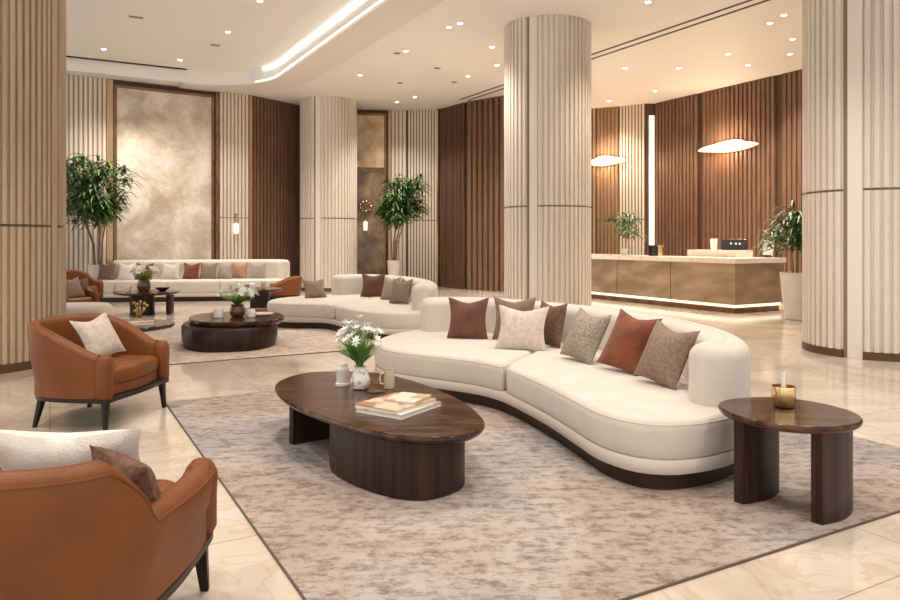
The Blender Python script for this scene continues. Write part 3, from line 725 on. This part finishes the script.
# side table
cx,cy=1.93,4.03; SH=-.035
t=thing('oval_side_table','dark walnut oval side table with slab legs at the right end of the front sofa','side table',(cx+SH,cy,RZ))
top=[(1.80,3.68),(1.64,3.80),(1.57,4.0),(1.60,4.2),(1.76,4.33),(2.0,4.36),(2.19,4.22),(2.27,3.98),(2.2,3.78),(2.02,3.67)]
P=resample([(x-cx,y-cy) for x,y in top],80); obj('table_top',slab_top(P,.478-RZ,.52-RZ,.02),M['tablewood'],t)
for a,b_,bul in (((1.92,3.70),(2.20,3.92),.05),((1.635,3.99),(1.925,4.19),-.04)):
    a=Vector((a[0]-cx,a[1]-cy,0)); b_=Vector((b_[0]-cx,b_[1]-cy,0)); d=(b_-a).normalized(); nn=Vector((d.y,-d.x,0)); L=(b_-a).length
    o1=[a+d*L*k/10+nn*(.028+.035*math.sin(PI*k/10)) for k in range(11)]; o2=[a+d*L*k/10-nn*.03 for k in range(10,-1,-1)]
    obj('slab_leg',loft_outline(o1+o2,[(0,0),(0,.479-RZ)]),M['basewood'],t,smooth=False)
# middle oval drum table
t=thing('oval_drum_table','dark walnut oval drum table with a lower shelf lip on the pale rug','coffee table',(-3.03,10.1,RZ))
obj('drum_base',loft_outline(ell(-.05,-.02,.64,.80,72,rot=.35,p=2.3),[(.05,0),(.03,.01),(.0,.12),(0,.27),(.02,.30),(.05,.31)]),M['basewood'],t)
obj('table_top',slab_top(ell(.03,.04,.64,.76,72,rot=.35,p=2.3),.30,.385,.05),M['tablewood'],t)
# dark round table beyond armchair
def round_table(label,loc,r,h,legs,name='round_side_table'):
    t=thing(name,label,'coffee table',loc); obj('table_top',slab_top(ell(0,0,r,r*.95,60),h-.05,h,.03),M['tablewood'],t)
    for x,y,rx,ry,rot in legs: obj('drum_leg',loft_outline(ell(x,y,rx,ry,40,rot,p=2.6),[(0,0),(0,h-.05)]),M['basewood'],t)
    return t
round_table('dark round table with books and a gold ornament behind the front leather armchair',(-3.98,8.75,0),.60,.45,[(-.08,.05,.24,.2,.3),(-.42,.2,.06,.16,.3)])
round_table('dark round table with white flowers in front of the far sofa',(-6.02,14.3,0),.62,.45,[(-.07,-.05,.22,.2,0),(.42,.1,.05,.18,.1)])
round_table('small dark table beside the far leather armchair',(-4.1,15.45,0),.50,.43,[(.02,0,.20,.18,0)])

# ------------------------------------------------------------------ table objects
def vase(loc,prof,mt,parent,name='vase'): return obj(name,lathe(prof,28),M[mt],parent)
def bouquet(parent,z,spread,height,nst,nfl,seed,pr=.03):
    r=random.Random(seed); bl=bmesh.new(); bs=bmesh.new()
    for i in range(nst):
        a=r.uniform(0,2*PI); rad=spread*math.sqrt(r.random()); h=height*(1-.35*(rad/spread)**2)*r.uniform(.75,1.0)
        tip=Vector((rad*math.cos(a),rad*math.sin(a),z+h)); 
        mid=Vector((tip.x*.35,tip.y*.35,z+h*.5)); tube(bs,[(0,0,z-.05),mid,tip],[.0035,.003,.002],5)
        if i<nfl:
            # trumpet flower: six narrow petals
            ax=(tip-mid).normalized(); 
            bf=bmesh.new()
            for c_ in range(1):
                cpt=tip+Vector((r.uniform(-.02,.02),r.uniform(-.02,.02),r.uniform(-.03,.02)))
                u=ax.cross(Vector((.3,.9,.1))).normalized(); w=ax.cross(u)
                for k in range(6):
                    q=2*PI*k/6+r.random()*.5; o_=u*math.cos(q)+w*math.sin(q); s=o_.cross(ax)
                    p0=cpt; p1=cpt+ax*pr*.8+o_*pr*.55; p2=cpt+ax*pr*1.1+o_*pr*1.5
                    v=[bf.verts.new(p0),bf.verts.new(p1+s*pr*.33),bf.verts.new(p2),bf.verts.new(p1-s*pr*.33)]
                    bf.faces.new((v[0],v[1],v[2])); bf.faces.new((v[0],v[2],v[3]))
            obj('flower',bf,M['petal'],parent,smooth=False)
    for i in range(int(nst*1.8)):
        a=r.uniform(0,2*PI); L=height*r.uniform(.45,.8); o_=Vector((math.cos(a),math.sin(a),0)); s=Vector((-o_.y,o_.x,0)); wd=r.uniform(.007,.014)
        prev=None
        for k in range(6):
            f=k/5; p=o_*(spread*.95*f**1.3*r.uniform(.9,1))+Vector((0,0,z+L*(f-.28*f*f))); w=wd*math.sin(PI*min(.97,f*.8+.15))
            cur=(bl.verts.new(p+s*w),bl.verts.new(p-s*w+Vector((0,0,.002))))
            if prev: bl.faces.new((prev[0],prev[1],cur[1],cur[0]))
            prev=cur
    obj('stems',bs,M['leaf_bright'],parent); obj('leaves',bl,M['leaf_bright'],parent)
TZ=.386
t=thing('flower_vase','marbled round glass vase of white lilies and green leaves on the front oval table','flower vase',(-.655,5.25,TZ))
vase(0,[(.03,0),(.055,.006),(.072,.04),(.074,.07),(.06,.11),(.042,.14),(.04,.155),(.046,.165),(.040,.166),(.034,.15)],'marbledvase',t); bouquet(t,.15,.18,.36,44,40,3,.026)
t=thing('ceramic_jar','white ribbed ceramic jar left of the lily vase on the front table','jar',(-.80,5.36,TZ))
vase(0,[(.048,0),(.052,.006),(.052,.02),(.044,.025),(.046,.10),(.053,.115),(.053,.128),(.048,.135),(.038,.14),(.036,.165),(.03,.167)],'ceramic',t,'body')
t=thing('mug','beige cylindrical mug with a handle on the front oval table','mug',(-.445,5.27,TZ))
vase(0,[(.036,0),(.039,.003),(.039,.135),(.037,.139),(.033,.137),(.033,.03)],'beige_cer',t,'body')
bm=bmesh.new(); tube(bm,[(-.036,0,.11),(-.062,0,.105),(-.07,0,.07),(-.062,0,.035),(-.036,0,.03)],.006,8); obj('handle',bm,M['ceramic'],t)
tg=tag(obj('coaster',lathe([(.03,0),(.052,0),(.054,.005),(.03,.005)],28),M['bronze'],loc=(-.53,5.14,TZ)),'small bronze coaster beside the beige mug','coaster')
def book(label,loc,rot,w,d,h,mt):
    t=thing('book',label,'book',loc,rot)
    bm=bmesh.new(); box(bm,-w/2+.004,w/2-.004,-d/2+.004,d/2-.004,.004,h-.004); obj('pages',bm,M['paper'],t,smooth=False)
    bm=bmesh.new(); box(bm,-w/2,w/2,-d/2,d/2,h-.004,h); obj('front_cover',bm,M[mt],t,smooth=False)
    bm=bmesh.new(); box(bm,-w/2,w/2,-d/2,d/2,0,.004); obj('back_cover',bm,M['paper'],t,smooth=False)
    bm=bmesh.new(); box(bm,w/2-.004,w/2,-d/2,d/2,.0,h); obj('spine',bm,M['spine'],t,smooth=False)
    return t
bx,by=-.325,4.62
book('wide pale coffee-table book at the bottom of the front table stack',(bx,by,TZ),math.radians(57),.44,.36,.028,'coverwhite')
book('tan patterned coffee-table book, middle of the front table stack',(bx-.02,by+.01,TZ+.029),math.radians(55),.42,.34,.020,'coverbeige')
book('small pale magazine on top of the book stack on the front table',(bx+.05,by+.07,TZ+.050),math.radians(66),.26,.22,.012,'coverwhite')
# gold tumbler on side table
t=thing('candle_tumbler','brushed gold tumbler with a white stick on the side table','tumbler',(1.90,4.10,.521))
vase(0,[(.045,0),(.056,.005),(.064,.03),(.064,.11),(.063,.118),(.058,.118),(.056,.03),(.03,.02)],'gold',t,'cup')
bm=bmesh.new(); tube(bm,[(0,.0,.02),(.004,.01,.20)],[.013,.011],12); obj('white_stick',bm,M['ceramic'],t)
# flowers on the drum table
t=thing('flower_pot','brown glazed pot of white flowers on the middle drum table','flower pot',(-2.98,10.10,.386+.012))
vase(0,[(.06,0),(.085,.01),(.11,.05),(.105,.11),(.085,.145),(.1,.165),(.09,.165),(.07,.14)],'copper_pot',t,'pot'); bouquet(t,.14,.24,.30,40,26,8,.045)
def jar(label,loc,r,h,mt='ceramic',name='small_jar'): return tag(obj(name,lathe([(r*.7,0),(r*.95,.005),(r,h*.5),(r*.9,h*.9),(r*.7,h)],20),M[mt],loc=loc),label,'jar')
jar('white candle pot left of the brown flower pot on the drum table',(-3.20,9.95,.398),.07,.13)
jar('white candle pot right of the brown flower pot on the drum table',(-2.76,10.0,.398),.06,.11)
tag(obj('serving_plate',lathe([(.08,0),(.19,.012),(.2,.025),(.18,.02)],28),M['ceramic'],loc=(-2.72,10.3,.398)),'white plate on the right side of the drum table','plate')
tag(obj('small_box',box_bm:=(lambda b:(box(b,-.12,.12,-.08,.08,0,.05,.006),b)[1])(bmesh.new()),M['spine'],loc=(-2.85,10.72,.398)),'flat brown box behind the white plate on the drum table','box')
# round dark table objects
t=book('pale book lying on the dark round table behind the armchair',(-3.76,8.72,.451),.4,.34,.24,.03,'coverwhite')
tag(obj('tray',loft_outline(ell(0,0,.2,.12,32),[(.01,0),(0,.02),(.01,.022)]),M['black'],loc=(-4.02,8.45,.451)),'small black tray on the dark round table behind the armchair','tray')
t=thing('gold_ornament','branching gold ornament on the dark round table behind the armchair','ornament',(-3.88,9.0,.451))
bm=bmesh.new(); lathe([(.05,0),(.06,.01),(.02,.02),(.015,.03)],20,bm); obj('foot',bm,M['gold'],t)
bm=bmesh.new(); r=random.Random(4)
for k in range(12):
    a=k*2.4; p=Vector((.10*math.cos(a)*r.uniform(.4,1),.10*math.sin(a)*r.uniform(.4,1),r.uniform(.10,.26))); tube(bm,[(0,0,.02),(p.x*.4,p.y*.4,p.z*.6),p],[.008,.006,.004],6)
    bmesh.ops.create_icosphere(bm,subdivisions=1,radius=.022,matrix=Matrix.Translation(p))
obj('branches',bm,M['gold'],t)
t=thing('flower_pot','dark pot of white flowers on the round table before the far sofa','flower pot',(-6.08,14.3,.451))
vase(0,[(.07,0),(.1,.01),(.13,.08),(.12,.16),(.10,.22),(.11,.23),(.09,.22)],'copper_pot',t,'pot'); bouquet(t,.2,.22,.28,34,16,12,.07)
jar('white candle pot left of the dark flower pot before the far sofa',(-6.32,14.15,.451),.06,.12)
tag(obj('dark_bowl',lathe([(.05,0),(.13,.05),(.15,.07),(.14,.07),(.05,.02)],24),M['black'],loc=(-5.75,14.4,.451)),'dark bowl right of the flowers before the far sofa','bowl')
for q,(x,y,rr,h,mt,lab) in enumerate([(-4.2,15.3,.07,.12,'ceramic','white cup on the small dark table by the far armchair'),(-3.98,15.35,.05,.16,'beige_cer','beige bottle vase on the small dark table by the far armchair'),(-4.35,15.5,.09,.07,'copper_pot','brown bowl on the small dark table by the far armchair')]): jar(lab,(x,y,.431),rr,h,mt)

# ------------------------------------------------------------------ plants
def plant(name,label,loc,pot,trunks,th,ch,cr,nl,leaf,seed,leafw=.03,potmt='stone_pot',nz=.45,lean=(0,0)):
    """pot=(r0,r1,h); th trunk height above pot; ch crown height; cr crown radius"""
    r=random.Random(seed); t=thing(name,label,'plant',loc)
    r0,r1,h=pot; pt=obj('pot',lathe([(r0*.92,0),(r0,.01),(r1,h-.01),(r1,h),(r1-.03,h),(r1-.035,h-.06)],36),M[potmt],t)
    obj('soil',lathe([(r1-.04,h-.07),(r1-.04,h-.05)],24),M['soil'],pt)
    bt=bmesh.new(); bl=bmesh.new(); tips=[]
    for k in range(trunks):
        a=2*PI*k/trunks+r.random(); b_=Vector((math.cos(a),math.sin(a),0)); top=b_*cr*.22+Vector((lean[0]*.5,lean[1]*.5,h+th))
        tr=min(.022,r1*.14)
        tube(bt,[b_*r1*.3+Vector((0,0,h-.06)),b_*r1*.45+Vector((0,0,h+th*.5)),top],[tr,tr*.85,tr*.7],8)
        for j in range(5 if trunks>1 else 8):
            aa=a+r.uniform(-1.5,1.5) if trunks>1 else r.uniform(0,2*PI); rad=cr*r.uniform(.1,.6); e=Vector((math.cos(aa)*rad+lean[0],math.sin(aa)*rad+lean[1],h+th+ch*r.uniform(.05,.85)))
            tube(bt,[top,(top+e)/2+Vector((0,0,-.05)),e],[tr*.6,tr*.45,tr*.3],6); tips.append(e)
    for i in range(nl):
        c=r.choice(tips); c=c+Vector((r.uniform(-.1,.1),r.uniform(-.1,.1),r.uniform(-.12,.12)))*ch
        a=r.uniform(0,2*PI); 
        out=Vector((c.x-lean[0],c.y-lean[1],0)); 
        o_=Vector((math.cos(a),math.sin(a),0)); 
        if out.length>.05: o_=(o_+out.normalized()*.7).normalized()
        s=Vector((-o_.y,o_.x,0)); L=leaf*r.uniform(.7,1.15); up=r.uniform(.0,1.35); w0=leafw*r.uniform(.7,1.2); prev=None
        for k in range(5):
            f=k/4; p=c+o_*L*f*(1-.1*f)+Vector((0,0,L*(up*f-(up*.55+.45)*f*f))); w=w0*(.35,1,.85,.5,.03)[k]
            cur=(bl.verts.new(p+s*w+Vector((0,0,.25*w))),bl.verts.new(p),bl.verts.new(p-s*w+Vector((0,0,.25*w))))
            if prev:
                bl.faces.new((prev[0],prev[1],cur[1],cur[0])); bl.faces.new((prev[1],prev[2],cur[2],cur[1]))
            prev=cur
    obj('trunk',bt,M['trunk'],t); obj('foliage',bl,M['leaf'],t)
    return t
plant('potted_palm','tall bushy palm in a pale pot at the left end of the far sofa',(-8.72,17.82,0),(.17,.22,.86),5,1.0,1.65,1.05,1000,.50,21,.036,lean=(.25,-.75))
plant('potted_palm','tall palm in a white pot behind the middle sofa by the golden artwork',(-1.66,21.3,0),(.15,.2,.87),4,1.0,1.45,1.0,1000,.48,31,.036,lean=(.12,-.15))
plant('potted_dracaena','dracaena in a tall tapered white pot at the end of the reception desk',(6.42,13.35,0),(.20,.285,.87),2,.42,1.05,.66,360,.5,23,.030)
plant('potted_dracaena','small leafy dracaena standing on the reception counter',(4.28,17.61,1.101),(.06,.09,.16),1,.25,.55,.40,170,.40,24,.028,potmt='ceramic')

# ------------------------------------------------------------------ reception desk
F1=Vector((5.66,14.3,0))
def st(s,t_): return F1+BX*s+AX*t_
t=thing('reception_desk','long bronze reception desk with marble top and glowing base strip','reception desk',(F1.x,F1.y,0))
def dl(P): return [Vector((p.x-F1.x,p.y-F1.y,0)) for p in P]
body=[st(0,5.2),st(0,0),st(1.5,0),st(1.5,.75),st(.8,.75),st(.8,5.2)]
def lofts(P,a,b_,ins=0):
    P=dl(P); return P
def off_poly(P,d):
    P=ccw(P); n=len(P); R=[]
    for i in range(n):
        a=(P[i]-P[i-1]).normalized(); b_=(P[(i+1)%n]-P[i]).normalized(); na=Vector((-a.y,a.x,0)); nb=Vector((-b_.y,b_.x,0)); m_=(na+nb); m_=m_/max(.2,m_.dot(na)) ; R.append(P[i]+m_*d)
    return R
def polybox(P,d,z0,z1): return loft_outline(off_poly(dl(P),d),[(0,z0),(0,z1)])
obj('plinth',polybox(body,.07,0,.11),M['bronze'],t,smooth=False)
obj('base_light_strip',polybox(body,.045,.11,.175),M['strip'],t,smooth=False)
obj('bronze_front',polybox(body,0,.175,1.0),M['desk'],t,smooth=False)
obj('counter_top',polybox(body,-.03,1.0,1.10),M['topmarble'],t,smooth=False)
led=[st(.95,.76),st(1.5,.76),st(1.5,2.1),st(.95,2.1)]
obj('raised_ledge',polybox(led,0,0,1.25),M['topmarble'],t,smooth=False)
bm=bmesh.new()
for k in (1.7,3.4): 
    p=st(-.002,k)-F1; wall_strip(bm,p-AX*.004,p+AX*.004,.19,1.0,.012)
obj('panel_joint',bm,M['bronze'],t,smooth=False)
def cup(label,loc,r,h,mt='ceramic',name='cup'): 
    return tag(obj(name,lathe([(r*.75,0),(r*.8,.005),(r,h-.005),(r*.95,h),(r*.9,h-.02)],20),M[mt],loc=loc),label,'cup')
cup('white cup on the raised ledge of the reception desk',(5.95,16.24,1.251),.085,.25)
t=thing('leaflet_holder','tall white leaflet holder at the right end of the reception counter','leaflet holder',(6.72,15.28,1.101))
bm=bmesh.new(); box(bm,-.07,.07,-.05,.05,0,.05,.006); obj('stand',bm,M['black'],t,smooth=False)
bm=bmesh.new(); box(bm,-.10,.03,-.035,-.02,.05,.36,.003,mat=Matrix.Rotation(.1,4,'Y')); box(bm,.0,.12,.0,.015,.05,.34,.003,mat=Matrix.Rotation(.15,4,'Y')); obj('leaflets',bm,M['ceramic'],t,smooth=False)
t=thing('desk_monitor','low black monitor with small controls on the reception ledge','monitor',(6.22,15.75,1.251),math.radians(-28))
bm=bmesh.new(); box(bm,-.25,.25,-.07,.07,0.0,.235,.012); obj('casing',bm,M['black'],t,smooth=False)
bm=bmesh.new()
for k in (-.06,.04,.12): bmesh.ops.create_uvsphere(bm,u_segments=12,v_segments=8,radius=.022,matrix=Matrix.Translation((k,-.07,.14)))
obj('silver_knobs',bm,M['ceramic'],t)
t=thing('desk_organiser','small black and gold desk organiser on the middle of the reception counter','organiser',(4.77,16.73,1.101),.3)
bm=bmesh.new(); box(bm,-.13,.03,-.07,.07,0,.25,.008); obj('black_box',bm,M['black'],t,smooth=False)
bm=bmesh.new(); box(bm,.04,.15,-.06,.06,0,.20,.008); box(bm,.02,.18,-.07,.07,.205,.25,.006); obj('gold_box',bm,M['gold'],t,smooth=False)

# ------------------------------------------------------------------ wall lights
def wall_disc(label,center,d,nm,L,z,power):
    """alabaster leaf-shaped plates along the wall"""
    t=thing('alabaster_wall_light',label,'wall light',(center.x,center.y,z)); ang=math.atan2(d.y,d.x)
    t.rotation_euler=(0,0,ang); side=1 if (Matrix.Rotation(ang,3,'Z')@Vector((0,1,0))).dot(nm)>0 else -1
    def leafp(x0,x1,zc,hh,y,amp,seed):
        bm=bmesh.new(); n=44; ring=[]
        for k in range(n):
            a=2*PI*k/n; c,s=math.cos(a),math.sin(a); x=(x0+x1)/2+(x1-x0)/2*c; zz=zc+hh*(abs(s)**1.25)*(1 if s>0 else -1)*(1+.1*math.sin(3*a+seed))+amp*math.sin(c*2.2+seed); ring.append((x,zz))
        cen=sum(p[0] for p in ring)/n,sum(p[1] for p in ring)/n; rows=[]
        for f,yy in ((1,y-.02),(1.0,y+.0),(.85,y+.05),(.5,y+.085),(.15,y+.095)):
            rows.append([bm.verts.new((cen[0]+(p[0]-cen[0])*f,side*yy,cen[1]+(p[1]-cen[1])*f)) for p in ring])
        for a,b_ in zip(rows,rows[1:]):
            for i in range(n): bm.faces.new((a[i],a[(i+1)%n],b_[(i+1)%n],b_[i]))
        bm.faces.new(rows[0]); bm.faces.new(rows[-1]); return bm
    obj('long_shade',leafp(-L/2,L/2,0,.13,.13,.02,.4),M['alabaster'],t); obj('upper_shade',leafp(-L*.28,L*.26,.09,.10,.10,.0,1),M['alabaster'],t)
    bm=bmesh.new(); lathe([(.02,0),(.035,.01),(.035,.05),(.02,.06)],16,bm); bmesh.ops.transform(bm,matrix=Matrix.Translation((0,side*.25,-.08)),verts=bm.verts); obj('brass_knob',bm,M['brass'],t)
    bm=bmesh.new(); box(bm,-.10,.10,min(side*.04,side*.15),max(side*.04,side*.15),-.05,.05,.004); obj('bracket',bm,M['brass'],t,smooth=False)
    ld=bpy.data.lights.new('wall_light_lamp','POINT'); ld.energy=power*1.3; ld.color=(1,.70,.42); ld.shadow_soft_size=.15
    lo_=bpy.data.objects.new('lamp',ld); C.objects.link(lo_); lo_.parent=t; lo_.location=(0,side*.42,-.02)
    return t
f,L=seg_func((7.03,20.0),(8.12,17.93)); p,nm=f(0); d=(Vector((8.12,17.93,0))-Vector((7.03,20,0))).normalized()
wall_disc('glowing leaf-shaped alabaster wall light high on the brown reception wall',Vector((7.46,19.18,0)),-d,nm,2.0,3.93,45)
f,L=seg_func((4.56,22.41),(5.18,22.11)); p,nm=f(0); d=Vector((.9,-.42,0)).normalized()
wall_disc('glowing alabaster wall light partly hidden behind the middle column',Vector((4.84,22.25,0)),d,nm,1.25,3.88,30)
def sconce(label,loc,zc,nm,orb=False):
    t=thing('wall_sconce',label,'wall light',(loc[0]+nm.x*.12,loc[1]+nm.y*.12,zc))
    bm=bmesh.new(); lathe([(.045,-.28),(.06,-.27),(.06,-.02),(.05,0)],20,bm); obj('glass_tube',bm,M['frosted'],t)
    bm=bmesh.new(); lathe([(.055,0),(.065,.01),(.05,.05),(.012,.07),(.012,.22),(.03,.24),(.03,.27),(.005,.30)],16,bm); 
    tube(bm,[(0,0,.2),(-nm.x*.09,-nm.y*.09,.2)],[.014,.014],8)
    obj('brass_mount',bm,M['brass'],t)
    if orb:
        bm=bmesh.new(); r=random.Random(9)
        for k in range(9):
            a=k*2*PI/9; tube(bm,[(0,0,.28),(.16*math.cos(a),.03*math.sin(a),.46+.14*math.sin(a))],[.006,.004],5)
            bmesh.ops.create_icosphere(bm,subdivisions=2,radius=.05,matrix=Matrix.Translation((.17*math.cos(a),.03*math.sin(a),.47+.15*math.sin(a))))
        obj('gold_leaves',bm,M['gold'],t)
f,L=seg_func((-6.37,19.86),(-5.70,20.36)); p,nm=f(0)
sconce('slim brass wall sconce with glowing glass tube right of the huge artwork',(-6.02,20.13),1.93,nm)
f,L=seg_func((-2.93,22.62),(-2.08,22.72)); p,nm=f(0)
sconce('brass wall sconce with gold blossoms on the antique mirror panel',(-2.66,22.64),2.05,nm,True)

# ------------------------------------------------------------------ lights
def spot(loc,energy,size=1.9,color=(1,.91,.82),blend=.8,target=None,r=.05):  # serves the modelled downlights and the added fill spots
    ld=bpy.data.lights.new('downlight_or_fill_beam','SPOT'); ld.energy=energy; ld.spot_size=size; ld.spot_blend=blend; ld.color=color; ld.shadow_soft_size=r
    o=bpy.data.objects.new('downlight_or_fill_beam',ld); C.objects.link(o); o.location=loc
    if target is not None: o.rotation_euler=(Vector(target)-Vector(loc)).to_track_quat('-Z','Y').to_euler()
    return o
for i,l in enumerate(allspots):
    spot((l.x,l.y,l.z-.03),190 if i<13 else 250,color=(1,.91,.82) if i<13 else (1,.85,.70))
# added fill spots without fixtures, brightening lounge, right column and far walls
for x,y in [(4.0,6.6),(2.6,8.2),(-4,4.5),(-1.5,5.5),(1.2,6),(3.6,5),(-3,1),(0,2),(3,1.5),(-1,9),(-6.5,16.5),(-5,18.6),(-7.6,17.5),(6.6,18.6),(7.6,16.6),(3.3,17),(1,18.5),(-2,19.5)]:
    z=CEIL-.03; spot((x,y,z+.0),240 if y<12 else 190)
world=bpy.data.worlds.new('World'); bpy.context.scene.world=world; world.use_nodes=True
bg=world.node_tree.nodes['Background']; bg.inputs[0].default_value=(1,.985,.97,1); bg.inputs[1].default_value=1.1

# ------------------------------------------------------------------ camera
cd=bpy.data.cameras.new('Camera'); cam=bpy.data.objects.new('Camera',cd); C.objects.link(cam)
cam.location=(0,0,1.47); cam.rotation_euler=(PI/2,0,0); cd.sensor_width=36; cd.lens=28.8; cd.shift_y=-60/900; cd.clip_end=200; cd.clip_start=.05
sc=bpy.context.scene; sc.camera=cam
sc.view_settings.view_transform='Standard'; sc.view_settings.look='None'; sc.view_settings.gamma=1; sc.view_settings.use_curve_mapping=False
sc.view_settings.exposure=.5
